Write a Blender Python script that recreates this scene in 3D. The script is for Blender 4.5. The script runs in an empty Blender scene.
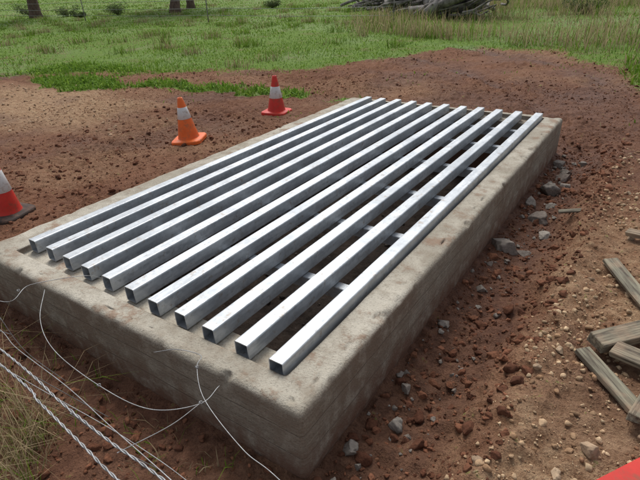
import bpy, bmesh, math, random
import numpy as np
from mathutils import Vector, Matrix
rng=np.random.default_rng(7); random.seed(7)
scene=bpy.context.scene
COL=scene.collection

# ------------------------------------------------------------ numpy noise
def _h(ix,iy,seed):
    n=(ix.astype(np.int64)*374761393+iy.astype(np.int64)*668265263+seed*974711)&0xffffffff
    n=((n^(n>>13))*1274126177)&0xffffffff
    n=n^(n>>16)
    return (n&0xffff)/65535.0
def vn(x,y,seed=0):
    x=np.asarray(x,float);y=np.asarray(y,float)
    ix=np.floor(x);iy=np.floor(y);fx=x-ix;fy=y-iy
    fx=fx*fx*fx*(fx*(fx*6-15)+10);fy=fy*fy*fy*(fy*(fy*6-15)+10)
    a=_h(ix,iy,seed);b=_h(ix+1,iy,seed);c=_h(ix,iy+1,seed);d=_h(ix+1,iy+1,seed)
    return (a+(b-a)*fx+(c-a)*fy+(a-b-c+d)*fx*fy)*2-1
def fbm(x,y,oct=4,seed=0):
    t=0;a=1;s=0
    for i in range(oct):
        ca,sa=math.cos(i*1.1+.4),math.sin(i*1.1+.4)
        t=t+a*vn((x*ca-y*sa)*2**i+17.3*i,(x*sa+y*ca)*2**i-9.1*i,seed+i);s+=a;a*=.5
    return t/s
def worley(x,y,seed=0):
    ix=np.floor(x);iy=np.floor(y);best=np.full(x.shape,9.);bid=np.zeros(x.shape)
    for dx in(-1,0,1):
        for dy in(-1,0,1):
            cx=ix+dx;cy=iy+dy;px=cx+_h(cx,cy,seed);py=cy+_h(cx,cy,seed+1)
            d=np.hypot(x-px,y-py);k=d<best;best=np.where(k,d,best);bid=np.where(k,_h(cx,cy,seed+2),bid)
    return best,bid
def ss(a,b,x):
    t=np.clip((np.asarray(x,float)-a)/(b-a),0,1);return t*t*(3-2*t)

W,L,TOP=2.19,4.0,.33
# ------------------------------------------------------------ zones (world metres)
BX=[-60,-30,-11.5,-9.3,-7.5,-4.9,-4.1,-3.4,-1.3,0.0,.4,1.0,2.0,10,60]
BY=[ 3.6, 3.8, 3.9, 5.0,5.8,7.0,8.6,10.2,10.5,8.6,7.2,6.5,6.1,6,6]
def grass_mask(x,y):
    b=np.interp(x,BX,BY)+.55*fbm(x*.9,y*.9,4,31)+.35*fbm(x*5,y*5,3,32)
    far=ss(-.8,.8,y-b)
    fb=-.24+.10*fbm(x*2,y*2,3,40)-.75*ss(-1.05,-.35,x)
    near=ss(.02,-.16,y-fb)
    isl=np.maximum(ss(1.25,.6,np.hypot((x+8.3)/1.6,(y-4.35)/.5)+.8*fbm(x*2,y*2,3,5)),
                   ss(1.2,.7,np.hypot((x+5.3)/1.9,(y-4.85-.08*(x+5.3))/.26)+1.0*fbm(x*3,y*3,3,6)))
    return np.clip(np.maximum(np.maximum(far,near),isl),0,1)
def tan_mask(x,y):
    a=ss(1.15,.5,np.hypot((x+7.4)/2.9,(y-2.9)/1.5)+.35*fbm(x*1.5,y*1.5,3,51))
    b=ss(.36,.55,x+.06*fbm(x*5,y*5,2,52))*ss(3.6,1.2,y+.5*fbm(x*2,y*2,2,57))
    c=.55*ss(.0,.5,fbm(x*.7,y*.7,4,53))
    return np.clip(np.maximum(np.maximum(a,b*(.75+.8*fbm(x*4,y*4,3,54))),c*.6),0,1)
def track(x,y):
    r=np.hypot(x+5.6,(y-2.2)*.8)
    t=0
    for rr,sd in ((5.55,60),(6.9,64)):
        t=np.maximum(t,np.exp(-((r+.35*fbm(x*.8,y*.8,3,sd)-rr)/.17)**2)*(.75+.5*fbm(x*2,y*2,2,sd+2)))
    t=np.maximum(t,np.exp(-((x-.95+.10*(y-3.5)**2*(y>3.5)-.1*fbm(y*.9,x,2,67))/.10)**2)*ss(1.8,2.8,y)*ss(5.6,4.6,y)*.8)
    return np.clip(t,0,1)*np.maximum(ss(3.8,5.0,y+.6*np.maximum(x,0)),ss(.5,.7,x))*ss(-5.5,-3.5,x)
def wet_mask(x,y):
    d=ss(.46,.30,x+.07*fbm(x*4,y*4,2,62))*ss(-.2,.0,x)*ss(-.5,.2,y)*ss(4.8,4.0,y)
    e=ss(.0,.5,fbm(x*.55+4,y*.55,5,61))*ss(-5,-2.3,x)*ss(1.5,.5,x)
    l=ss(-.1,.4,fbm(x*.8,y*.8,4,63))*.5
    f=ss(.15,-.1,y)*.5
    return np.clip(np.maximum.reduce([d*.7,e*.7,track(x,y)*.9,l,f*ss(.3,-.1,x)]),0,1)
def height(x,y):
    g=grass_mask(x,y)
    z=.035*fbm(x*.35,y*.35,3,1)*ss(1,8,np.hypot(x+1,y-2))
    z=z+.022*fbm(x*1.7,y*1.7,3,2)
    churn=(1-.75*g)*(.6+.5*ss(-.3,.4,fbm(x*1.1,y*1.1,2,12)))
    z=z+churn*(.036*(np.abs(fbm(x*8,y*8,4,3))-.18)+.017*fbm(x*24,y*24,3,4))
    z=z+churn*.05*(np.abs(fbm(x*3.1,y*3.1,3,17))-.2)*ss(4.3,5.2,y)
    d,i_=worley(x*13+.5*fbm(x*20,y*20,2,14),y*13+.5*fbm(x*20+9,y*20,2,15),13)
    z=z+churn*.036*np.clip(.5-d,0,1)*ss(.35,1,i_)
    bank=ss(.33,.52,x+.12*fbm(x*3,y*3,3,8))*ss(5.2,3.6,y)
    z=z+.085*bank+.035*np.exp(-((x-.50-.1*fbm(y*1.2,x,2,16))/.10)**2)*ss(5,3.6,y)*ss(-.3,.2,y)
    z=z-.045*np.exp(-((x-.2)/.13)**2)*ss(-.3,.2,y)*ss(4.6,4.0,y)
    z=z-.055*track(x,y)+.025*np.clip(track(x+.18,y),0,1)
    z=z+.03*np.exp(-((x+2.75)/.35)**2)*ss(-.3,.5,y)*ss(5,4,y)
    dist=np.hypot(x,y-5)
    z=z+1.2*fbm(x*.02,y*.02,2,9)*ss(45,140,dist)
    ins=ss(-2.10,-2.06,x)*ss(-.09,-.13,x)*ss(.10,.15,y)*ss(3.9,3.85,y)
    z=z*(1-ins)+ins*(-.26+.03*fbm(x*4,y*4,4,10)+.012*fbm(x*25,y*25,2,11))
    return z
def hz(x,y): return float(height(np.array([x]),np.array([y]))[0])

# ------------------------------------------------------------ helpers
def mesh_np(name,verts,faces_flat,sizes,mat=None,smooth=False,cols=None,parent=None):
    me=bpy.data.meshes.new(name)
    verts=np.asarray(verts,np.float32);faces_flat=np.asarray(faces_flat,np.int32).ravel()
    sizes=np.asarray(sizes,np.int32)
    me.vertices.add(len(verts));me.vertices.foreach_set('co',verts.ravel())
    me.loops.add(len(faces_flat));me.loops.foreach_set('vertex_index',faces_flat)
    me.polygons.add(len(sizes))
    st=np.concatenate([[0],np.cumsum(sizes)[:-1]]).astype(np.int32)
    me.polygons.foreach_set('loop_start',st);me.polygons.foreach_set('loop_total',sizes)
    if smooth: me.polygons.foreach_set('use_smooth',np.ones(len(sizes),bool))
    me.update(calc_edges=True)
    if cols is not None:
        ca=me.color_attributes.new('Col','FLOAT_COLOR','POINT')
        c=np.ones((len(verts),4),np.float32);c[:,:3]=cols
        ca.data.foreach_set('color',c.ravel())
    ob=bpy.data.objects.new(name,me);COL.objects.link(ob)
    if mat: me.materials.append(mat)
    if parent: ob.parent=parent
    return ob
def empty(name,loc=(0,0,0)):
    e=bpy.data.objects.new(name,None);COL.objects.link(e);e.location=loc;return e
class NT:
    def __init__(s,name):
        s.m=bpy.data.materials.new(name);s.m.use_nodes=True;s.t=s.m.node_tree;s.n=s.t.nodes
        s.b=s.n['Principled BSDF']
    def node(s,t,**k):
        x=s.n.new(t)
        for a,v in k.items(): setattr(x,a,v)
        return x
    def l(s,a,b): s.t.links.new(a,b)
    def coord(s,scale=(1,1,1),obj=False):
        if obj:
            c=s.node('ShaderNodeTexCoord').outputs['Object']
        else: c=s.node('ShaderNodeNewGeometry').outputs['Position']
        if scale==(1,1,1): return c
        m=s.node('ShaderNodeMapping');m.inputs['Scale'].default_value=scale;s.l(c,m.inputs[0]);return m.outputs[0]
    def noise(s,co,scale,detail=5,rough=.6):
        x=s.node('ShaderNodeTexNoise');x.inputs['Scale'].default_value=scale;x.inputs['Detail'].default_value=min(detail,5);x.inputs['Roughness'].default_value=rough
        s.l(co,x.inputs['Vector']);return x.outputs['Fac']
    def ramp(s,f,stops):
        x=s.node('ShaderNodeValToRGB');e=x.color_ramp.elements
        while len(e)<len(stops): e.new(.5)
        for i,(p,c) in enumerate(stops):
            e[i].position=p;e[i].color=(c,c,c,1) if not hasattr(c,'__len__') else (*c,1)
        s.l(f,x.inputs[0]);return x.outputs[0]
    def mix(s,f,a,b,mode='MIX'):
        x=s.node('ShaderNodeMix',data_type='RGBA',blend_type=mode)
        for sock,v in ((x.inputs[0],f),(x.inputs[6],a),(x.inputs[7],b)):
            if hasattr(v,'is_linked') or hasattr(v,'links'): s.l(v,sock)
            elif hasattr(v,'__len__'): sock.default_value=(*v,1)
            else: sock.default_value=v
        return x.outputs[2]
    def math(s,op,a,b=0,clamp=False):
        x=s.node('ShaderNodeMath',operation=op,use_clamp=clamp)
        for sock,v in ((x.inputs[0],a),(x.inputs[1],b)):
            if hasattr(v,'links'): s.l(v,sock)
            else: sock.default_value=v
        return x.outputs[0]
    def bump(s,h,strength,dist,prev=None):
        x=s.node('ShaderNodeBump');x.inputs['Strength'].default_value=strength;x.inputs['Distance'].default_value=dist
        s.l(h,x.inputs['Height'])
        if prev: s.l(prev,x.inputs['Normal'])
        return x.outputs[0]
    def set(s,**k):
        for a,v in k.items():
            sock=s.b.inputs[a.replace('_',' ')]
            if hasattr(v,'links'): s.l(v,sock)
            elif hasattr(v,'__len__'): sock.default_value=(*v,1)
            else: sock.default_value=v
        return s.m

# ------------------------------------------------------------ materials
def m_ground():
    m=NT('red_soil_and_grass');co=m.coord()
    at=m.node('ShaderNodeAttribute',attribute_name='Col');sep=m.node('ShaderNodeSeparateColor');m.l(at.outputs['Color'],sep.inputs[0])
    g,t,w=sep.outputs
    n1=m.noise(co,1.3,5,.7);n2=m.noise(co,14,5,.7);n3=m.noise(co,90,4,.7)
    soil=m.mix(m.ramp(n1,[(.35,0),(.65,1)]),(.130,.050,.025),(.245,.112,.060))
    soil=m.mix(m.ramp(n2,[(.35,0),(.7,1)]),soil,(.28,.138,.078))
    soil=m.mix(m.ramp(n3,[(.50,0),(.66,.85)]),soil,(.055,.021,.012))
    tan=m.mix(m.ramp(n2,[(.35,0),(.65,1)]),(.28,.155,.080),(.50,.34,.205))
    tan=m.mix(m.ramp(n3,[(.50,0),(.66,.75)]),tan,(.15,.07,.038))
    c=m.mix(t,soil,tan)
    c=m.mix(w,c,m.mix(m.ramp(n2,[(.35,0),(.65,1)]),(.058,.023,.014),(.155,.064,.036)))
    gr=m.mix(m.ramp(n2,[(.35,0),(.65,1)]),(.075,.145,.016),(.17,.27,.035))
    gr=m.mix(m.ramp(n1,[(.54,0),(.70,.75)]),gr,(.21,.155,.08))
    gg=m.math('ADD',g,m.math('MULTIPLY',m.math('SUBTRACT',n2,.5),2.4))
    c=m.mix(m.ramp(gg,[(.35,0),(.65,1)]),c,gr)
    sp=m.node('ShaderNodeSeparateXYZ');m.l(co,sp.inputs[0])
    c=m.mix(m.ramp(m.math('ADD',sp.outputs[2],.5),[(.28,1),(.40,0)]),c,m.mix(m.ramp(n2,[(.35,0),(.65,1)]),(.035,.024,.018),(.085,.06,.045)))  # pit mud, darkened with depth to paint in the shade beneath the rails
    h=m.math('ADD',m.math('MULTIPLY',n2,.7),m.math('MULTIPLY',n3,.5))
    r=m.ramp(w,[(0,.95),(1,.6)])
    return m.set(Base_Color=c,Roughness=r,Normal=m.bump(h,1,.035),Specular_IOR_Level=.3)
def m_vcol(name,rough=.9,bumps=60,dist=.006,spec=.25,var=.35,trans=0):
    m=NT(name);co=m.coord()
    at=m.node('ShaderNodeAttribute',attribute_name='Col').outputs['Color']
    kw=dict(Roughness=rough,Specular_IOR_Level=spec)
    if dist:
        n=m.noise(co,bumps,4,.65);kw['Normal']=m.bump(n,.9,dist)
        kw['Base_Color']=m.mix(var,at,m.ramp(n,[(.3,.25),(.75,1.6)]),'MULTIPLY')
    else: kw['Base_Color']=at
    mat=m.set(**kw)
    if trans:
        tr=m.node('ShaderNodeBsdfTranslucent');m.l(at,tr.inputs[0]);mx=m.node('ShaderNodeMixShader');mx.inputs[0].default_value=trans
        out=m.n['Material Output'];m.l(m.b.outputs[0],mx.inputs[1]);m.l(tr.outputs[0],mx.inputs[2]);m.l(mx.outputs[0],out.inputs[0])
    return mat
def m_concrete():
    m=NT('concrete');co=m.coord()
    geo=m.node('ShaderNodeNewGeometry');sp=m.node('ShaderNodeSeparateXYZ');m.l(geo.outputs['Position'],sp.inputs[0])
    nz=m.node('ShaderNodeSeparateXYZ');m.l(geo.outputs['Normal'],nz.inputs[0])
    n1=m.noise(co,2.2,5,.65);n2=m.noise(co,11,5,.7);n3=m.noise(co,120,3,.7)
    gr=m.noise(m.coord((2.0,2.0,34)),3,5,.7)
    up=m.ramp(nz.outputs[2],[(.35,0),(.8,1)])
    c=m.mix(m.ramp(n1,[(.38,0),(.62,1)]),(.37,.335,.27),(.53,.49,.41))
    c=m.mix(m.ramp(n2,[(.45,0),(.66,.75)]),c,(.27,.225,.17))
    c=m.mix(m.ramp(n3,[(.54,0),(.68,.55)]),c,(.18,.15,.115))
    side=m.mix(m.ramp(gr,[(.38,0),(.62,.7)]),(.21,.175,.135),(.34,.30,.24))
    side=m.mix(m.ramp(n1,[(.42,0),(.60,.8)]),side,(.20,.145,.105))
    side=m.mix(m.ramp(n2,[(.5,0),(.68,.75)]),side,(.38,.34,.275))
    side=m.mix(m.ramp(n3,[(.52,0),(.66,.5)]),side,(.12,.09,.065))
    zf=m.math('ADD',sp.outputs[2],m.math('MULTIPLY',m.math('SUBTRACT',n2,.5),.34))
    side=m.mix(m.ramp(zf,[(.0,.85),(.15,0)]),side,(.15,.072,.045))
    bd=m.math('PINGPONG',m.math('ADD',sp.outputs[2],m.math('MULTIPLY',n1,.002)),.055)
    bl=m.ramp(m.math('MULTIPLY',bd,18),[(.0,0),(.06,1)])
    blv=m.math('MULTIPLY',m.math('SUBTRACT',1.0,bl),m.ramp(n2,[(.4,.1),(.6,.8)]))
    side=m.mix(blv,side,(.07,.052,.04))
    st=m.noise(m.coord((1,1,1)),5.5,5,.75)
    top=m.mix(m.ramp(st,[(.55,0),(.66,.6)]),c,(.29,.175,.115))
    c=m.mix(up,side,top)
    pit=m.node('ShaderNodeTexVoronoi');pit.inputs['Scale'].default_value=55;m.l(co,pit.inputs['Vector'])
    pv=m.ramp(pit.outputs['Distance'],[(.05,0),(.16,1)])
    hh=m.math('ADD',m.math('MULTIPLY',n2,.6),m.math('MULTIPLY',n3,.35))
    gb=m.mix(up,m.math('ADD',m.math('MULTIPLY',gr,.35),bl),(0.7,0.7,0.7))
    b=m.bump(hh,.9,.018)
    b=m.bump(gb,.5,.006,b)
    b=m.bump(pv,.3,.003,b)
    return m.set(Base_Color=c,Roughness=.9,Normal=b,Specular_IOR_Level=.25)
def m_galv():
    m=NT('galvanised_steel');co=m.coord()
    v=m.node('ShaderNodeTexVoronoi');v.inputs['Scale'].default_value=60;m.l(co,v.inputs['Vector'])
    n1=m.noise(co,3.5,5,.6);n2=m.noise(m.coord((9,.9,9)),6,5,.65);n3=m.noise(co,22,5,.75)
    s=m.node('ShaderNodeSeparateColor');m.l(v.outputs['Color'],s.inputs[0])
    c=m.mix(s.outputs[0],(.36,.39,.42),(.52,.55,.58))
    c=m.mix(m.ramp(n2,[(.38,0),(.62,.8)]),c,(.58,.61,.63))
    c=m.mix(m.ramp(n1,[(.42,0),(.60,.6)]),c,(.31,.34,.37))
    c=m.mix(m.ramp(n3,[(.57,0),(.66,.65)]),c,(.28,.23,.18))
    r=m.math('ADD',m.math('MULTIPLY',s.outputs[1],.16),m.math('ADD',m.math('MULTIPLY',n2,.4),.20))
    return m.set(Base_Color=c,Roughness=r,Metallic=.5,Normal=m.bump(n2,.2,.003))
def m_plain(name,c1,c2,scale=8,rough=.5,spec=.5,metal=0,dirt=None,bd=.001):
    m=NT(name);co=m.coord(obj=False);n=m.noise(co,scale,5,.65)
    c=m.mix(m.ramp(n,[(.3,0),(.7,1)]),c1,c2)
    if dirt: c=m.mix(m.ramp(m.noise(co,scale*2.3,5,.7),[(.50,0),(.66,.8)]),c,dirt)
    return m.set(Base_Color=c,Roughness=rough,Specular_IOR_Level=spec,Metallic=metal,Normal=m.bump(n,.4,bd))
def m_wood():
    m=NT('weathered_wood');tc=m.coord((2.5,40,40),obj=True)
    n=m.noise(tc,1.6,5,.65);n2=m.noise(m.coord(obj=True),9,5,.6)
    oi=m.node('ShaderNodeObjectInfo')
    a=m.mix(oi.outputs['Random'],(.40,.32,.22),(.25,.25,.18))
    c=m.mix(m.ramp(n,[(.38,0),(.62,1)]),(.08,.062,.045),a)
    c=m.mix(m.ramp(n2,[(.5,0),(.7,.6)]),c,(.38,.26,.17))
    return m.set(Base_Color=c,Roughness=.85,Normal=m.bump(n,.9,.008))
def m_bark():
    m=NT('bark');n=m.noise(m.coord((6,6,1.2)),3,5,.7)
    c=m.mix(m.ramp(n,[(.3,0),(.7,1)]),(.055,.036,.028),(.20,.13,.10))
    return m.set(Base_Color=c,Roughness=.95,Normal=m.bump(n,1,.04))
def m_dead():
    m=NT('dead_wood');n=m.noise(m.coord(),5,5,.7)
    c=m.mix(m.ramp(n,[(.35,0),(.65,1)]),(.07,.06,.055),(.30,.28,.26))
    return m.set(Base_Color=c,Roughness=.9,Normal=m.bump(n,1,.02))
GROUND=m_ground();CONC=m_concrete();GALV=m_galv();WOOD=m_wood();BARK=m_bark();DEAD=m_dead()
SOILC=m_vcol('soil_clods',.95,70,.008,.2,.5);STONE=m_vcol('stone',.85,60,.005,.3,.5)
GRASS=m_vcol('grass_blades',.75,30,0,.15,.15,.35);LEAF=m_vcol('leaves',.6,20,0,.3,.2,.3)
WIRE=m_plain('fence_wire',(.24,.24,.24),(.42,.43,.44),40,.5,.5,.5)

# ------------------------------------------------------------ ground sheet
def axis(a,b,step,glo,ghi,far):
    core=list(np.arange(a,b,step));s=step;x=a;lo=[]
    while x>a-far: s*=glo;x-=s;lo.append(x)
    s=step;x=core[-1];hi=[]
    while x<b+far: s*=ghi;x+=s;hi.append(x)
    return np.array(lo[::-1]+core+hi)
ax=axis(-4.0,1.5,.0145,1.017,1.035,500);ay=axis(-.9,4.8,.0145,1.035,1.014,500)
GX,GY=np.meshgrid(ax,ay);gx,gy=GX.ravel(),GY.ravel()
gz=height(gx,gy)
nx,ny=len(ax),len(ay)
i=np.arange(nx-1);j=np.arange(ny-1);I,J=np.meshgrid(i,j);b0=(J*nx+I).ravel()
F=np.stack([b0,b0+1,b0+nx+1,b0+nx],1)
cols=np.stack([grass_mask(gx,gy)*np.where(gy<.6,.25,1),tan_mask(gx,gy),wet_mask(gx,gy)],1)
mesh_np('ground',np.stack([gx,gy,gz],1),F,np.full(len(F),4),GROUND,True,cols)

# ------------------------------------------------------------ cattle grid
grid=empty('cattle_grid')
def ringpts(x0,x1,y0,y1,r,z):
    pts=[];
    def side(p,q,nn):
        for k in range(nn):
            t=k/nn;pts.append((p[0]+(q[0]-p[0])*t,p[1]+(q[1]-p[1])*t,z))
    def arc(cx,cy,a0):
        for k in range(5):
            a=a0+math.pi/2*k/5;pts.append((cx+r*math.cos(a),cy+r*math.sin(a),z))
    side((x0+r,y0),(x1-r,y0),150);arc(x1-r,y0+r,-math.pi/2)
    side((x1,y0+r),(x1,y1-r),280);arc(x1-r,y1-r,0)
    side((x1-r,y1),(x0+r,y1),150);arc(x0+r,y1-r,math.pi/2)
    side((x0,y1-r),(x0,y0+r),280);arc(x0+r,y0+r,math.pi)
    return pts
O=(-W,0,0,L);REC=(-1.975,-.145,.115,3.92);PIT=(-1.93,-.185,.23,3.80)
BV=.032
rings=[]
def lerp(A,B,t): return tuple(a+(b-a)*t for a,b in zip(A,B))
def inset(R,d): return (R[0]+d,R[1]-d,R[2]+d,R[3]-d)
for z in np.linspace(-.45,TOP-BV,30): rings.append((O,.020,z))
for k in range(1,8):
    a=math.pi/2*k/7;rings.append((inset(O,BV*(1-math.cos(a))),.020,TOP-BV+BV*math.sin(a)))
for t in np.linspace(.10,.97,13): rings.append((lerp(inset(O,BV),REC,t),.018,TOP))
rings.append((inset(REC,-.003),.012,TOP-.001));rings.append((REC,.012,TOP-.006))
rings.append((REC,.012,.298));rings.append((inset(REC,.004),.012,.296));rings.append((PIT,.01,.296));rings.append((inset(PIT,.004),.01,.290))
for z in np.linspace(.26,-.45,14): rings.append((inset(PIT,.006),.01,z))
V=[];
for R,r,z in rings: V+=ringpts(*R,r,z)
V=np.array(V);N=len(ringpts(*O,.02,0));K=len(rings)
wob=.004*fbm(V[:,0]*2+V[:,2]*2,V[:,1]*2-V[:,2]*2,3,70)+.0015*fbm(V[:,0]*10+V[:,2]*14,V[:,1]*10-V[:,2]*14,2,78)
wob=wob+.002*(_h(np.floor((V[:,2]+1)/.11),np.zeros(len(V)),77)-.5)*2*(V[:,2]<.29)
cx,cy=-W/2,L/2
onx=(np.abs(V[:,0]-0)<.05)|(np.abs(V[:,0]+W)<.05);ony=(np.abs(V[:,1])<.05)|(np.abs(V[:,1]-L)<.05)
V[:,0]+=np.sign(V[:,0]-cx)*wob*onx;V[:,1]+=np.sign(V[:,1]-cy)*wob*ony
topm=(V[:,2]>.29)
V[:,2]+=topm*(.004*fbm(V[:,0]*3,V[:,1]*3,3,71)+.002*fbm(V[:,0]*12,V[:,1]*12,2,72))
ar=(V[:,2]>.29)&(onx|ony)
chip=(.005*fbm(V[:,0]*9,V[:,1]*9,3,73)+np.clip(fbm(V[:,0]*16,V[:,1]*16,2,74)-.4,0,1)*.035)*ar
V[:,2]-=chip;V[:,0]-=np.sign(V[:,0]-cx)*chip*.7*onx;V[:,1]-=np.sign(V[:,1]-cy)*chip*.7*ony
a=np.arange(N);F=[]
for k in range(K-1):
    b=(a+1)%N;F.append(np.stack([k*N+a,k*N+b,(k+1)*N+b,(k+1)*N+a],1))
F=np.concatenate(F)
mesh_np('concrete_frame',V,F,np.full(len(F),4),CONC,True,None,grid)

def tube_mesh(name,w,h,length,t=.004,r=.007,seg=3):
    def prof(w,h,r,z0):
        p=[]
        for cx,cy,a0 in((w/2-r,z0+r,-90),(w/2-r,z0+h-r,0),(-w/2+r,z0+h-r,90),(-w/2+r,z0+r,180)):
            for k in range(seg+1):
                a=math.radians(a0+90*k/seg);p.append((cx+r*math.cos(a),cy+r*math.sin(a)))
        return p
    po=prof(w,h,r,0);pi=prof(w-2*t,h-2*t,max(r-t,.002),t);n=len(po)
    v=[]
    for p,y in((po,0),(po,length),(pi,length),(pi,0)):
        v+=[(x,y,z) for x,z in p]
    f=[]
    for A in range(4):
        B=(A+1)%4
        for k in range(n):
            l=(k+1)%n;f.append((A*n+k,A*n+l,B*n+l,B*n+k))
    me=bpy.data.meshes.new(name);me.from_pydata(v,[],f);
    bm=bmesh.new();bm.from_mesh(me);bmesh.ops.recalc_face_normals(bm,faces=bm.faces);bm.to_mesh(me);bm.free()
    me.materials.append(GALV);return me
BW,BH=.066,.074;ZB=.297
xs=np.linspace(-.16-BW/2,-1.955+BW/2,11)
for k,x in enumerate(xs):
    y0=.119+.0065*k+rng.uniform(-.004,.004);y1=3.90+rng.uniform(-.008,.008)
    ob=bpy.data.objects.new('rail_%d'%(k+1),tube_mesh('rail',BW,BH,y1-y0));COL.objects.link(ob);ob.parent=grid
    ob.location=(x+rng.uniform(-.003,.003),y0,ZB+.002+rng.uniform(0,.003));ob.rotation_euler[2]=rng.uniform(-.0012,.0012)
SV=[];SF=[]
def addbox(x0,x1,y0,y1,z0,z1):
    o=len(SV);c=.003
    for z,i in((z0,0),(z1-c,0),(z1,c)):
        for (x,y) in((x0,y0+i),(x1,y0+i),(x1,y1-i),(x0,y1-i)): SV.append((x,y,z))
    for l in range(2):
        for k in range(4):
            m_=(k+1)%4;SF.append((o+l*4+k,o+l*4+m_,o+l*4+4+m_,o+l*4+4+k))
    SF.append((o+3,o+2,o+1,o));SF.append((o+8,o+9,o+10,o+11))
for yy in (.72,1.30,1.88,2.46,3.04,3.52):
    addbox(-1.925,-.19,yy,yy+.05,ZB-.062,ZB-.001)
me=bpy.data.meshes.new('cross_bearers');me.from_pydata(SV,[],SF);me.materials.append(GALV)
ob=bpy.data.objects.new('cross_bearers',me);COL.objects.link(ob);ob.parent=grid

# ------------------------------------------------------------ rocks and clods
def ico(sub,seed,amp=.32,flat=.8):
    bm=bmesh.new();bmesh.ops.create_icosphere(bm,subdivisions=sub,radius=1)
    r=np.random.default_rng(seed)
    v=np.array([p.co[:] for p in bm.verts]);f=np.array([[q.index for q in p.verts] for p in bm.faces]);bm.free()
    off=r.uniform(0,50,3)
    d=1+amp*fbm(v[:,0]*1.3+off[0]+v[:,2]*.7,v[:,1]*1.3+off[1]-v[:,2]*.9,3,seed)+r.uniform(-.12,.12,len(v))*(1 if sub<4 else .35)
    v=v*d[:,None]
    for _ in range(8):
        nrm=r.normal(size=3);nrm/=np.linalg.norm(nrm);lim=r.uniform(.45,.8)
        e=v@nrm-lim;v=v-np.clip(e,0,None)[:,None]*nrm
    v[:,2]*=flat
    return v,f
def scatter(name,mat,x,y,s,col,sub=1,embed=.25,amp=.32,smooth=False,z=None,nb=8):
    bases=[ico(sub,100+k*7+sub,amp) for k in range(nb)]
    z=height(x,y) if z is None else z
    VV=[];FF=[];CC=[];o=0
    pick=rng.integers(0,nb,len(x))
    for k in range(nb):
        idx=np.where(pick==k)[0]
        if len(idx)==0: continue
        bv,bf=bases[k];m_=len(idx)
        a=rng.uniform(0,2*np.pi,m_);t=rng.uniform(-.6,.6,m_)
        sx=rng.uniform(.75,1.5,m_);P=np.repeat(bv[None],m_,0).copy();P[:,:,0]*=sx[:,None]
        ct,st=np.cos(t)[:,None],np.sin(t)[:,None]
        yy=P[:,:,1]*ct-P[:,:,2]*st;zz=P[:,:,1]*st+P[:,:,2]*ct;P[:,:,1]=yy;P[:,:,2]=zz
        ca,sa=np.cos(a)[:,None],np.sin(a)[:,None]
        xx=P[:,:,0]*ca-P[:,:,1]*sa;yy=P[:,:,0]*sa+P[:,:,1]*ca;P[:,:,0]=xx;P[:,:,1]=yy
        P*=s[idx][:,None,None]
        P[:,:,0]+=x[idx][:,None];P[:,:,1]+=y[idx][:,None];P[:,:,2]+=(z[idx]+s[idx]*(.75-1.5*embed)*.8)[:,None]
        VV.append(P.reshape(-1,3))
        FF.append((bf[None]+(o+np.arange(m_)*len(bv))[:,None,None]).reshape(-1,3))
        CC.append(np.repeat(col[idx],len(bv),0));o+=m_*len(bv)
    F=np.concatenate(FF)
    return mesh_np(name,np.concatenate(VV),F,np.full(len(F),3),mat,smooth,np.concatenate(CC))
def outside(x,y,m_=0.0): return ~((x>-W-m_)&(x<0+m_)&(y>-m_)&(y<L+m_))
def colmix(n,A,B,jit=.15):
    t=rng.uniform(0,1,n)[:,None];c=np.array(A)*(1-t)+np.array(B)*t
    return c*rng.uniform(1-jit,1+jit,n)[:,None]
n=100000
x=rng.uniform(-7,2.2,n);y=rng.uniform(-.9,7.5,n)
keep=outside(x,y,.02)&(grass_mask(x,y)<.4)&(fbm(x*1.5,y*1.5,3,80)+.35*((x>-.05)&(x<.5))+.25*(x<-2.2)*(x>-4.6)*(y<3.6)>rng.uniform(-.5,.6,n))
x,y=x[keep],y[keep];s=.0025+.011*rng.power(.3,len(x))**2
t=tan_mask(x,y)[:,None];wt=wet_mask(x,y)[:,None]
c=colmix(len(x),(.13,.050,.027),(.28,.125,.070),.3)*(1-t*.6)+t*.6*np.array([.38,.24,.14]);c*=1-.35*wt
scatter('soil_clods',SOILC,x,y,s,c,1,.35)
n=26000
x=rng.uniform(-9,3,n);y=rng.uniform(4.1,11,n)
keep=(grass_mask(x,y)<.5)&(fbm(x*.9,y*.9,4,82)>rng.uniform(-.4,.7,n));x,y=x[keep],y[keep]
s=.006+.026*rng.power(.3,len(x))**2.2;wt=wet_mask(x,y)[:,None]
scatter('soil_clods',SOILC,x,y,s,colmix(len(x),(.12,.048,.027),(.30,.145,.085),.3)*(1-.35*wt),1,.45)
n=3400
x=np.concatenate([rng.uniform(.02,.55,n//2),rng.uniform(-5.2,-2.25,n//2),rng.uniform(-2.2,.1,400)]);y=np.concatenate([rng.uniform(-.3,4.4,n//2),rng.uniform(.2,3.8,n//2),rng.uniform(-.5,-.02,400)])
k=outside(x,y,.03);x,y=x[k],y[k];s=.007+.024*rng.power(.35,len(x))**2
scatter('soil_lumps',SOILC,x,y,s,colmix(len(x),(.10,.040,.023),(.23,.10,.056),.25),3,.45,.5)
n=12000
x=.42+rng.gamma(2.0,.28,n);y=rng.uniform(-.8,4.2,n)
k=(x<2.6)&(fbm(x*2.2,y*2.2,3,85)+.5*(y<1.9)-.25*(y>2.6)>rng.uniform(-.4,.9,n));x,y=x[k],y[k]
s=.003+.014*rng.power(.35,len(x))**2
scatter('gravel',STONE,x,y,s,colmix(len(x),(.30,.17,.09),(.62,.46,.29),.25),2,.3)
n=3000
x=rng.uniform(-9.5,-4.3,n);y=rng.uniform(.8,4.6,n);k=tan_mask(x,y)>.4;x,y=x[k],y[k]
scatter('gravel',STONE,x,y,.006+.02*rng.power(.4,len(x))**2,colmix(len(x),(.30,.18,.10),(.54,.39,.26),.2),1,.3)
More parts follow.
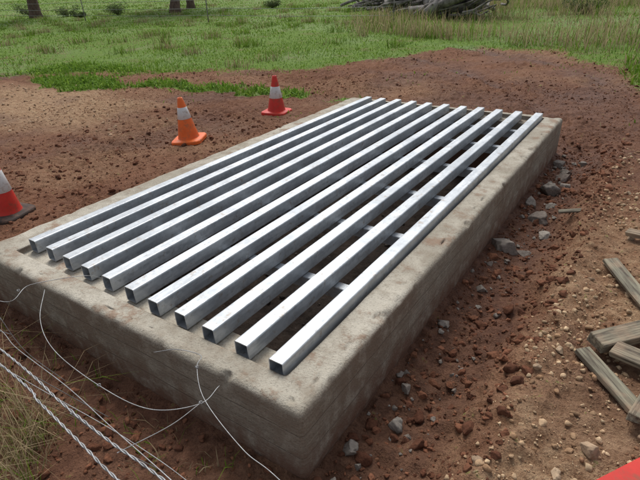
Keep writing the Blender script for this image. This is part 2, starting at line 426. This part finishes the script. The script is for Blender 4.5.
R=[(.10,2.02,.075),(.15,2.58,.07),(.12,3.12,.075),(.27,2.33,.05),(.17,3.45,.06),(.08,3.72,.05),(.14,.42,.035),(.06,.20,.04),(.10,.60,.025),(.22,2.05,.03),(.12,1.5,.03),(.07,1.1,.03),(.2,2.85,.045),(.07,2.78,.05),(.2,3.3,.04),(.09,.02,.035),(.16,3.6,.05),(.24,3.9,.04)]
x=np.array([r[0] for r in R]+list(rng.uniform(.02,.28,200)));y=np.array([r[1] for r in R]+list(rng.uniform(0,4,200)))
s=np.array([r[2]*1.1 for r in R]+list(.005+.016*rng.power(.45,200)**2))
scatter('concrete_rubble',STONE,x,y,s,colmix(len(x),(.15,.12,.10),(.28,.25,.215),.15),4,.42,.55)
R=[(.80,.55,.035),(.60,1.02,.022),(.72,.42,.02),(.55,.85,.018),(.95,.7,.03),(.62,1.7,.025),(.75,2.3,.02),(.66,3.0,.025),(.9,3.3,.03),(.5,.3,.02),(1.1,1.3,.03)]
x,y,s=[np.array([r[k] for r in R]) for k in range(3)]
scatter('rock',STONE,x,y,s,colmix(len(x),(.30,.20,.13),(.48,.36,.24),.1),4,.38,.5)
n=500;x=rng.uniform(-1.9,-.2,n);y=rng.uniform(.25,3.78,n)
scatter('pit_gravel',STONE,x,y,.006+.02*rng.power(.4,n)**2,colmix(n,(.06,.045,.035),(.18,.15,.125),.2),1,.3)

# ------------------------------------------------------------ grass blades
def blades(name,x,y,h,w,col,lean=.5,z=None,mat=None):
    n=len(x);z=height(x,y)-.005 if z is None else z
    a=rng.uniform(0,2*np.pi,n);d=rng.uniform(0,2*np.pi,n);le=np.abs(rng.normal(0,lean,n))*h
    wx,wy=np.cos(a)*w/2,np.sin(a)*w/2;lx,ly=np.cos(d)*le,np.sin(d)*le
    P=np.zeros((n,5,3))
    P[:,0]=np.stack([x-wx,y-wy,z],1);P[:,1]=np.stack([x+wx,y+wy,z],1)
    P[:,2]=np.stack([x+wx*.8+lx*.35,y+wy*.8+ly*.35,z+h*.6],1);P[:,3]=np.stack([x-wx*.8+lx*.35,y-wy*.8+ly*.35,z+h*.6],1)
    P[:,4]=np.stack([x+lx,y+ly,z+h*np.clip(1-.25*(le/h)**2,.4,1)],1)
    o=(np.arange(n)*5)[:,None]
    q=(o+np.array([[0,1,2,3]]));t=(o+np.array([[3,2,4]]))
    flat=np.concatenate([q.ravel(),t.ravel()]);sizes=np.concatenate([np.full(n,4),np.full(n,3)])
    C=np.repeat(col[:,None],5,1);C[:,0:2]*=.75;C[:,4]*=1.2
    return mesh_np(name,P.reshape(-1,3),flat,sizes,mat or GRASS,False,C.reshape(-1,3))
def gcol(x,y,dry):
    n=len(x);g=colmix(n,(.09,.18,.016),(.22,.35,.038),.2);s_=colmix(n,(.28,.21,.12),(.52,.42,.25),.2)
    t=(rng.uniform(0,1,n)<dry)[:,None];return np.where(t,s_,g)
n=240000
th=rng.uniform(math.radians(62),math.radians(188),n);r=np.exp(rng.uniform(math.log(5.5),math.log(80),n))
x=.745+r*np.cos(th);y=-.885+r*np.sin(th)
g=grass_mask(x,y);pat=fbm(x*.5,y*.5,4,90)
k=(g>rng.uniform(.0,1,n))&(pat+.45>rng.uniform(-.4,.7,n));x,y,r,pat=x[k],y[k],r[k],pat[k]
h=rng.uniform(.015,.05,len(x))*(1+1.6*np.clip(fbm(x*.8,y*.8,3,91),0,1))*(1+r/50);w=.0035+.0009*r
dry=np.clip(.06+.7*fbm(x*.25+3,y*.25,3,92)+.3*ss(9,16,y)*ss(-9,-4,x),.02,.85)
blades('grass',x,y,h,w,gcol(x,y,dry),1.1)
n=160;tx=rng.uniform(-30,-3,n);ty=rng.uniform(6.5,24,n);k=grass_mask(tx,ty)>.8;tx,ty=tx[k],ty[k]
m_=70;x=np.repeat(tx,m_)+rng.normal(0,.16,len(tx)*m_);y=np.repeat(ty,m_)+rng.normal(0,.16,len(tx)*m_);dr=np.repeat(rng.uniform(0,1,len(tx))**1.3,m_)
blades('grass_tussocks',x,y,rng.uniform(.08,.26,len(x)),rng.uniform(.008,.016,len(x)),gcol(x,y,dr)*.85,.6)
n=42000
x=rng.uniform(-9,4,n);y=rng.uniform(10.2,26,n)
k=(fbm(x*.45,y*.45,3,95)>rng.uniform(-.3,.55,n))&(y>11.0-.35*(x+3));x,y=x[k],y[k]
blades('tall_dry_grass',x,y,rng.uniform(.15,.6,len(x)),rng.uniform(.008,.018,len(x)),gcol(x,y,np.full(len(x),.75)),.6)
n=9000
x=rng.uniform(-10.5,-3.2,n);y=rng.uniform(3.6,5.8,n)
k=(grass_mask(x,y)>rng.uniform(.3,.9,n));x,y=x[k],y[k]
blades('broadleaf_weeds',x,y,rng.uniform(.02,.13,len(x)),rng.uniform(.015,.035,len(x)),colmix(len(x),(.09,.19,.02),(.23,.36,.05),.25),1.2)
n=4500
x=rng.uniform(.0,3.0,n);y=rng.uniform(5.6,9.5,n);k=(grass_mask(x,y)>rng.uniform(.2,.8,n));x,y=x[k],y[k]
blades('broadleaf_weeds',x,y,rng.uniform(.05,.20,len(x)),rng.uniform(.010,.03,len(x)),gcol(x,y,np.full(len(x),.2)),.9)
# scattered seedlings on the bare soil near the edge of the grass
n=2600;x=rng.uniform(-9,1.5,n);y=rng.uniform(3.8,10,n);g=grass_mask(x,y);k=outside(x,y,.1)&(g<.4)&(fbm(x*1.2,y*1.2,3,103)>rng.uniform(.0,.7,n));x,y=x[k],y[k]
blades('grass_seedlings',x,y,rng.uniform(.02,.06,len(x)),rng.uniform(.008,.018,len(x)),gcol(x,y,np.full(len(x),.3)),1.0)
n=15000
x=rng.uniform(-3.2,-.2,n);y=rng.uniform(-1.1,-.05,n)
g=grass_mask(x,y);k=(g>rng.uniform(.1,1,n))&(fbm(x*4,y*4,3,97)>rng.uniform(-.5,.6,n));x,y=x[k],y[k]
blades('verge_grass',x,y,rng.uniform(.04,.18,len(x)),rng.uniform(.0022,.0045,len(x)),gcol(x,y,np.clip(.6+.8*fbm(x*3,y*3,2,99),.1,.95))*.9,.8)
n=2200
x=rng.uniform(-2.4,-.35,n);y=rng.uniform(-.9,-.22,n);k=grass_mask(x,y)>.3;x,y=x[k],y[k]
blades('verge_grass',x,y,rng.uniform(.15,.40,len(x)),rng.uniform(.0018,.0034,len(x)),gcol(x,y,np.full(len(x),.9))*1.1,.8)
n=1100;x=rng.uniform(-2.6,.1,n);y=rng.uniform(-.6,-.05,n);k=fbm(x*5,y*5,2,98)>.12;x,y=x[k],y[k]
blades('grass_sprigs',x,y,rng.uniform(.02,.10,len(x)),rng.uniform(.002,.005,len(x)),gcol(x,y,np.full(len(x),.5)),.8)
n=1800;x=rng.uniform(-5,2,n);y=rng.uniform(-.9,5.5,n);k=outside(x,y,.03)&(fbm(x*2,y*2,2,101)>rng.uniform(-.3,.7,n));x,y=x[k],y[k]
blades('straw_litter',x,y,rng.uniform(.006,.014,len(x)),rng.uniform(.002,.004,len(x)),colmix(len(x),(.16,.11,.07),(.48,.38,.24),.2),5.0,z=height(x,y)+.004)

# ------------------------------------------------------------ limbs via tapered tubes
def tube_path(V,F,pts,rad,seg=8,cap=True):
    pts=[Vector(p) for p in pts];o=len(V)
    for i_,p in enumerate(pts):
        d=(pts[min(i_+1,len(pts)-1)]-pts[max(i_-1,0)]).normalized()
        u=d.orthogonal().normalized() if i_==0 else (u-d*u.dot(d)).normalized()
        v=d.cross(u)
        for k in range(seg):
            a=2*math.pi*k/seg;V.append(p+(u*math.cos(a)+v*math.sin(a))*rad[i_]*(1+.08*math.sin(3*a+i_)))
    for i_ in range(len(pts)-1):
        for k in range(seg):
            l=(k+1)%seg;F.append((o+i_*seg+k,o+i_*seg+l,o+(i_+1)*seg+l,o+(i_+1)*seg+k))
    if cap:
        F.append(tuple(o+k for k in range(seg))[::-1]);F.append(tuple(o+(len(pts)-1)*seg+k for k in range(seg)))
def mk(name,V,F,mat,parent=None,smooth=True):
    me=bpy.data.meshes.new(name);me.from_pydata([tuple(v) for v in V],[],F);me.materials.append(mat)
    if smooth: me.polygons.foreach_set('use_smooth',[True]*len(F))
    ob=bpy.data.objects.new(name,me);COL.objects.link(ob);ob.parent=parent;return ob
def leafcloud(name,centres,radii,per,size,A,B,parent=None):
    P=[];C=[]
    for c,r in zip(centres,radii):
        n=per;d=rng.normal(size=(n,3));d/=np.linalg.norm(d,axis=1)[:,None];q=np.array(c)+d*(r*rng.uniform(.35,1,n)**.6)[:,None]*np.array([1,1,.7])
        u=rng.normal(size=(n,3));u/=np.linalg.norm(u,axis=1)[:,None];v=np.cross(u,rng.normal(size=(n,3)));v/=np.linalg.norm(v,axis=1)[:,None]
        s=size*rng.uniform(.6,1.3,n)[:,None]
        T=np.stack([q-u*s,q+v*s*.35,q+u*s,q-v*s*.35],1)
        P.append(T.reshape(-1,3));cc=colmix(n,A,B,.2)*rng.uniform(.7,1.2);C.append(np.repeat(cc,4,0))
    P=np.concatenate(P);C=np.concatenate(C);n=len(P)//4
    return mesh_np(name,P,np.arange(n*4).reshape(-1,4),np.full(n,4),LEAF,False,C,parent)
def gum_tree(x,y,r,H,seed):
    rr=random.Random(seed);z=hz(x,y)
    e=empty('gum_tree',(x,y,z));V=[];F=[];cen=[];rad=[]
    pts=[Vector((0,0,-.2)),Vector((0,0,.25))];radl=[r*1.6,r*1.15]
    for k in range(1,7):
        pts.append(Vector((rr.uniform(-.12,.12)*k,rr.uniform(-.12,.12)*k,.25+H*.5*k/6)));radl.append(r*(1.02-.09*k))
    tube_path(V,F,pts,radl,12)
    for k in range(9):
        b=pts[4+k%4] if k<8 else pts[-1];a=rr.uniform(0,6.28);l=H*rr.uniform(.25,.45);q=[b];R0=r*rr.uniform(.35,.55);rl=[R0]
        for t in range(1,6):
            q.append(b+Vector((math.cos(a)*l*t/5*.8,math.sin(a)*l*t/5*.8,l*t/5*rr.uniform(.6,1.0)))+Vector((rr.uniform(-.2,.2),rr.uniform(-.2,.2),0)));rl.append(R0*(1-t/5.6))
        tube_path(V,F,q,rl,7)
        for t in(3,4,5):
            for _ in range(2):
                cen.append(q[t]+Vector((rr.uniform(-.9,.9),rr.uniform(-.9,.9),rr.uniform(-.3,.8))));rad.append(rr.uniform(.6,1.2))
    mk('trunk_and_limbs',V,F,BARK,e)
    leafcloud('crown',[tuple(c) for c in cen],rad,220,.11,(.04,.06,.025),(.10,.13,.06),e)
gum_tree(-29.8,15.6,.28,9,1);gum_tree(-21.9,18.8,.24,8,2);gum_tree(-23.6,21.5,.2,7,3)
def shrub(x,y,s,seed):
    rr=random.Random(seed);e=empty('shrub',(x,y,hz(x,y)));V=[];F=[];cen=[];rad=[]
    for k in range(9):
        a=rr.uniform(0,6.28);q=[(0,0,-.05),(math.cos(a)*s*.3,math.sin(a)*s*.3,s*.22),(math.cos(a)*s*.6,math.sin(a)*s*.6,s*rr.uniform(.25,.55))]
        tube_path(V,F,q,[.03*s,.02*s,.008*s],5);cen+= [q[1],q[2]];rad+=[s*.26,s*.30]
    mk('stems',V,F,BARK,e);leafcloud('foliage',cen,rad,110,.035,(.05,.085,.022),(.13,.17,.055),e)
for k,(x,y,s) in enumerate([(-24.5,17.2,.9),(-28.2,16.6,.8),(-33,17,1.0),(-25.5,15.6,.4),(-17.5,21.5,.6),(-2.2,18.5,.8),(1.0,14.5,.7)]): shrub(x,y,s,k)
V=[];F=[];cen=[];rad=[]
for k in range(75):
    a=math.radians(rng.uniform(25,205));d=rng.uniform(95,170);x,y=d*math.cos(a),d*math.sin(a);z=hz(x,y);H=rng.uniform(6,11)
    tube_path(V,F,[(x,y,z-.5),(x+rng.uniform(-.5,.5),y,z+H*.4),(x+rng.uniform(-1,1),y,z+H*.75)],[.35,.25,.1],6)
    for _ in range(9):
        cen.append((x+rng.uniform(-3,3),y+rng.uniform(-3,3),z+H*rng.uniform(.4,1)));rad.append(rng.uniform(1,2.2))
dt=empty('distant_trees');mk('trunks',V,F,BARK,dt);leafcloud('crowns',cen,rad,60,.5,(.035,.055,.022),(.09,.115,.05),dt)
V=[];F=[]
for k in range(150):
    t=rng.uniform(0,1);bx=-11.5+6.6*t+rng.uniform(-.8,.8);by=20.6-4.4*t+rng.uniform(-.5,.9);bz=hz(bx,by)
    a=rng.normal(-.6,.7);l=rng.uniform(.8,3.0);r=rng.uniform(.012,.07) if k>22 else rng.uniform(.12,.26)
    h0=rng.uniform(.0,.3)+r;h1=rng.uniform(.05,1.2)+r;pts=[];rl=[]
    for q in range(6):
        u=q/5;pts.append((bx+math.cos(a)*l*(u-.5)+rng.uniform(-.1,.1),by+math.sin(a)*l*(u-.5)+rng.uniform(-.1,.1),bz+h0+(h1-h0)*u+rng.uniform(-.06,.06)));rl.append(r*(1-.5*u))
    tube_path(V,F,pts,rl,7)
mk('fallen_timber_pile',V,F,DEAD)

# ------------------------------------------------------------ back fence
bf=empty('wire_fence');V=[];F=[]
fy=lambda x:14.3+.02*(x+20)
for x in np.arange(-47,-5,8.0):
    y=fy(x);z=hz(x,y);tube_path(V,F,[(x,y,z-.2),(x+.02,y,z+1.2)],[.022,.02],6)
mk('posts',V,F,DEAD,bf)
V=[];F=[]
for h in(.25,.5,.8,1.1):
    pts=[]
    for x in np.arange(-47,-6.5,1.25):
        y=fy(x);pts.append((x,y,.02+h-.04*math.sin(math.pi*((x+47)%8)/8)))
    tube_path(V,F,pts,[.007]*len(pts),5)
mk('wires',V,F,WIRE,bf)

# ------------------------------------------------------------ foreground slumped fence
ff=empty('wire_fence');V=[];F=[]
def catmull(P,n=10):
    P=[Vector(p) for p in P];P=[P[0]*2-P[1]]+P+[P[-1]*2-P[-2]];o=[]
    for i_ in range(1,len(P)-2):
        for k in range(n):
            t=k/n;a,b,c,d=P[i_-1:i_+3]
            o.append(.5*((2*b)+(c-a)*t+(2*a-5*b+4*c-d)*t*t+(3*b-a-3*c+d)*t**3))
    o.append(P[-2]);return o
def wire(P,r=.0013,seg=6):
    q=catmull(P);tube_path(V,F,q,[r]*len(q),seg)
def cable(P,r=.0019,pitch=.06):
    q=catmull(P,40)
    for ph in(0,math.pi):
        pts=[];s=0
        for i_,p in enumerate(q):
            if i_: s+=(p-q[i_-1]).length
            a=2*math.pi*s/pitch+ph;pts.append(p+Vector((0,math.cos(a)*r,math.sin(a)*r)))
        tube_path(V,F,pts,[r*.9]*len(pts),5)
cable([(-4,-.40,.72),(-2,-.46,.70),(-.62,-.51,.70),(-.30,-.53,.695),(-.09,-.54,.70),(.08,-.54,.70),(.6,-.56,.71),(2.2,-.6,.75)])
cable([(-4,-.44,.70),(-2,-.49,.685),(-.56,-.54,.695),(-.34,-.56,.70),(-.11,-.58,.70),(.01,-.59,.70),(.6,-.62,.70),(2.2,-.64,.74)])
wire([(-3.6,-.42,.60),(-1.9,-.33,.56),(-1.25,-.28,.50),(-1.25,-.15,.50),(-1.17,.03,.47),(-1.20,.12,.40)])
wire([(-1.16,-.14,.50),(-.98,-.26,.50),(-.77,-.33,.50),(-.49,-.35,.50),(-.28,-.33,.50),(-.17,-.24,.50),(-.18,-.15,.49)])
wire([(-.50,-.14,.47),(-.41,-.11,.50),(-.32,-.09,.50),(-.27,-.15,.52),(-.17,-.22,.50),(.04,-.29,.50),(.18,-.31,.50),(.5,-.36,.44)])
wire([(-3,-.45,.52),(-1.8,-.42,.5),(-1.1,-.38,.52),(-.8,-.42,.56),(-.45,-.45,.60),(-.2,-.48,.62),(.1,-.5,.6),(.5,-.52,.5)])
wire([(-2.6,-.45,.35),(-1.5,-.42,.33),(-.9,-.40,.35),(-.4,-.36,.33),(.0,-.38,.35),(.5,-.45,.3)],.0012)
for a_,b_ in(((-.80,-.43,.69),(-.77,-.33,.36)),((-.47,-.52,.70),(-.50,-.35,.36)),((-.24,-.54,.70),(-.20,-.38,.34)),((-1.3,-.47,.69),(-1.25,-.28,.33)),((-.05,-.55,.70),(-.17,-.24,.5))):
    m_=tuple((p+q)/2+random.uniform(-.03,.03) for p,q in zip(a_,b_));wire([a_,m_,b_],.0012)
for p in[(-.17,-.235,.5),(-.49,-.35,.5),(-.27,-.15,.52),(-1.25,-.2,.5)]:
    wire([(p[0]+.005*math.cos(a),p[1]+.004*math.sin(a*1.5),p[2]+.005*math.sin(a)) for a in np.linspace(0,9,10)],.0012,5)
mk('wires',V,F,WIRE,ff)
V=[];F=[]
for x in(-4.2,2.4): tube_path(V,F,[(x,-.5,-.2),(x,-.5,1.15)],[.04,.037],8)
mk('posts',V,F,DEAD,ff)

# ------------------------------------------------------------ traffic cones
ORANGE=m_plain('orange_plastic',(.72,.12,.02),(.86,.18,.035),6,.5,.35,0,(.45,.14,.06))
RED=m_plain('red_plastic',(.50,.025,.018),(.66,.045,.03),6,.5,.35,0,(.28,.07,.04))
BAND=m_plain('reflective_band',(.58,.58,.58),(.72,.72,.71),9,.45,.4,0,(.42,.33,.27))
BLACK=m_plain('dark_rubber',(.03,.025,.022),(.08,.055,.045),9,.8,.3,0,(.16,.08,.05))
def cone(x,y,body,base,rz,tilt=(0,0),band=(.22,.34),H=.46,b=.165):
    e=empty('traffic_cone',(x,y,hz(x,y)+.012));e.rotation_euler=(tilt[0],tilt[1],rz)
    V=[];F=[];n=32
    def rr(s,r,z):
        for k in range(n):
            a=2*math.pi*(k+.5)/n;c,s_=math.cos(a),math.sin(a);m_=(abs(c)**6+abs(s_)**6)**(-1/6);V.append((c*m_*s,s_*m_*s,z))
    for s,z in((b,-.01),(b,.018),(b-.006,.026),(b-.03,.030),(.118,.034)): rr(s,0,z)
    for q in range(4):
        for k in range(n):
            l=(k+1)%n;F.append((q*n+k,q*n+l,(q+1)*n+l,(q+1)*n+k))
    F.append(tuple(range(n))[::-1]);F.append(tuple(4*n+k for k in range(n)));mk('base',V,F,base,e,False)
    prof=[(.118,.030),(.112,.045),(.108,.06)]
    R=lambda z:.108+(.026-.108)*(z-.06)/(H-.06)
    def rev(name,P,mat):
        V=[];F=[];N=40
        for r,z in P:
            for k in range(N):
                a=2*math.pi*k/N;V.append((r*math.cos(a),r*math.sin(a),z))
        for q in range(len(P)-1):
            for k in range(N):
                l=(k+1)%N;F.append((q*N+k,q*N+l,(q+1)*N+l,(q+1)*N+k))
        mk(name,V,F,mat,e)
    rev('body',prof+[(R(z),z) for z in np.linspace(.07,H-.005,14)]+[(.022,H),(.016,H-.001),(.014,H-.03)],body)
    z0,z1=band
    rev('band',[(R(z0)+.0005,z0),(R(z0)+.0025,z0+.002),(R(z1)+.0025,z1-.002),(R(z1)+.0005,z1)],BAND)
cone(-3.49,2.70,ORANGE,ORANGE,.5,(.03,-.05),(.24,.36))
cone(-3.41,4.13,RED,RED,.2,(0,.02),(.19,.33))
cone(-3.33,.64,RED,BLACK,.35,(0,.08),(.20,.36))

# ------------------------------------------------------------ timber offcuts
def plank(p,q,w,t,z,roll=0,rise=0):
    p=Vector((*p,0));q=Vector((*q,0));l=(q-p).length
    bm=bmesh.new();bmesh.ops.create_cube(bm,size=1)
    for v in bm.verts: v.co=Vector((v.co.x*l,v.co.y*w,v.co.z*t))
    bmesh.ops.subdivide_edges(bm,edges=[e for e in bm.edges if abs(e.verts[0].co.x-e.verts[1].co.x)>l*.5],cuts=10)
    for v in bm.verts:
        v.co.z+=.004*math.sin(v.co.x*5+z*90);v.co.y+=.003*math.sin(v.co.x*9)
        if abs(v.co.x)>l*.49: v.co.x+=random.uniform(-.012,.012)
    bmesh.ops.bevel(bm,geom=bm.edges[:],offset=.003,segments=1,affect='EDGES')
    me=bpy.data.meshes.new('timber_plank');bm.to_mesh(me);bm.free();me.materials.append(WOOD)
    ob=bpy.data.objects.new('timber_plank',me);COL.objects.link(ob)
    c=(p+q)/2;ob.location=(c.x,c.y,hz(c.x,c.y)+z);ob.rotation_euler=(roll,-rise,math.atan2(q.y-p.y,q.x-p.x))
plank((.68,1.92),(1.02,1.32),.075,.022,.035,.1)
plank((.73,1.10),(1.25,1.75),.085,.05,.045,.15)
plank((.69,1.06),(.92,.80),.07,.025,.03,-.1)
plank((.79,1.10),(1.35,.98),.08,.03,.055,.2,.03)
plank((.90,.72),(1.02,1.35),.045,.03,.065,0)
plank((.72,2.30),(1.35,2.28),.05,.03,.04,.2)
plank((.95,.90),(1.6,1.3),.09,.025,.03,.1)
plank((.30,2.47),(.52,2.62),.03,.015,.02,.3)
bm=bmesh.new();bmesh.ops.create_cube(bm,size=1)
for v in bm.verts: v.co=Vector((v.co.x*.5,v.co.y*.22,v.co.z*.03))
bmesh.ops.bevel(bm,geom=bm.edges[:],offset=.008,segments=3,affect='EDGES')
me=bpy.data.meshes.new('red_plastic_board');bm.to_mesh(me);bm.free();me.materials.append(RED)
ob=bpy.data.objects.new('red_plastic_board',me);COL.objects.link(ob)
ob.location=(1.045,.545,.13);ob.rotation_euler=(0,0,1.0)

# ------------------------------------------------------------ light
SE,SA=math.radians(55),math.radians(-38)
world=bpy.data.worlds.new('World');scene.world=world;world.use_nodes=True;nt=world.node_tree
sky=nt.nodes.new('ShaderNodeTexSky');sky.sky_type='NISHITA';sky.sun_disc=False;sky.sun_elevation=SE;sky.sun_rotation=SA
sky.dust_density=3;sky.air_density=1
hs=nt.nodes.new('ShaderNodeHueSaturation');hs.inputs['Saturation'].default_value=.35
bg=nt.nodes['Background'];bg.inputs[1].default_value=.15
nt.links.new(sky.outputs[0],hs.inputs['Color']);nt.links.new(hs.outputs[0],bg.inputs[0])
sl=bpy.data.lights.new('sun','SUN');sl.energy=2.0;sl.angle=math.radians(24);sl.color=(1,.96,.90)
so=bpy.data.objects.new('sun',sl);COL.objects.link(so)
d=Vector((math.sin(SA)*math.cos(SE),math.cos(SA)*math.cos(SE),math.sin(SE)));so.rotation_euler=d.to_track_quat('Z','Y').to_euler()
scene.view_settings.view_transform='Standard';scene.view_settings.look='None';scene.view_settings.exposure=0

# ------------------------------------------------------------ camera
n_=Vector((-.04539,.88032,.47220)).normalized();Y_=Vector((.55985,.41390,-.71781));Y_=(Y_-n_*Y_.dot(n_)).normalized();X_=Y_.cross(n_)
cam=bpy.data.cameras.new('camera');cam.sensor_width=36;cam.lens=36*501/640;cam.clip_start=.02;cam.clip_end=2000
co=bpy.data.objects.new('camera',cam);COL.objects.link(co)
M=Matrix((X_,Y_,n_)).to_4x4();M.translation=(.745,-.885,1.58);co.matrix_world=M
scene.camera=co
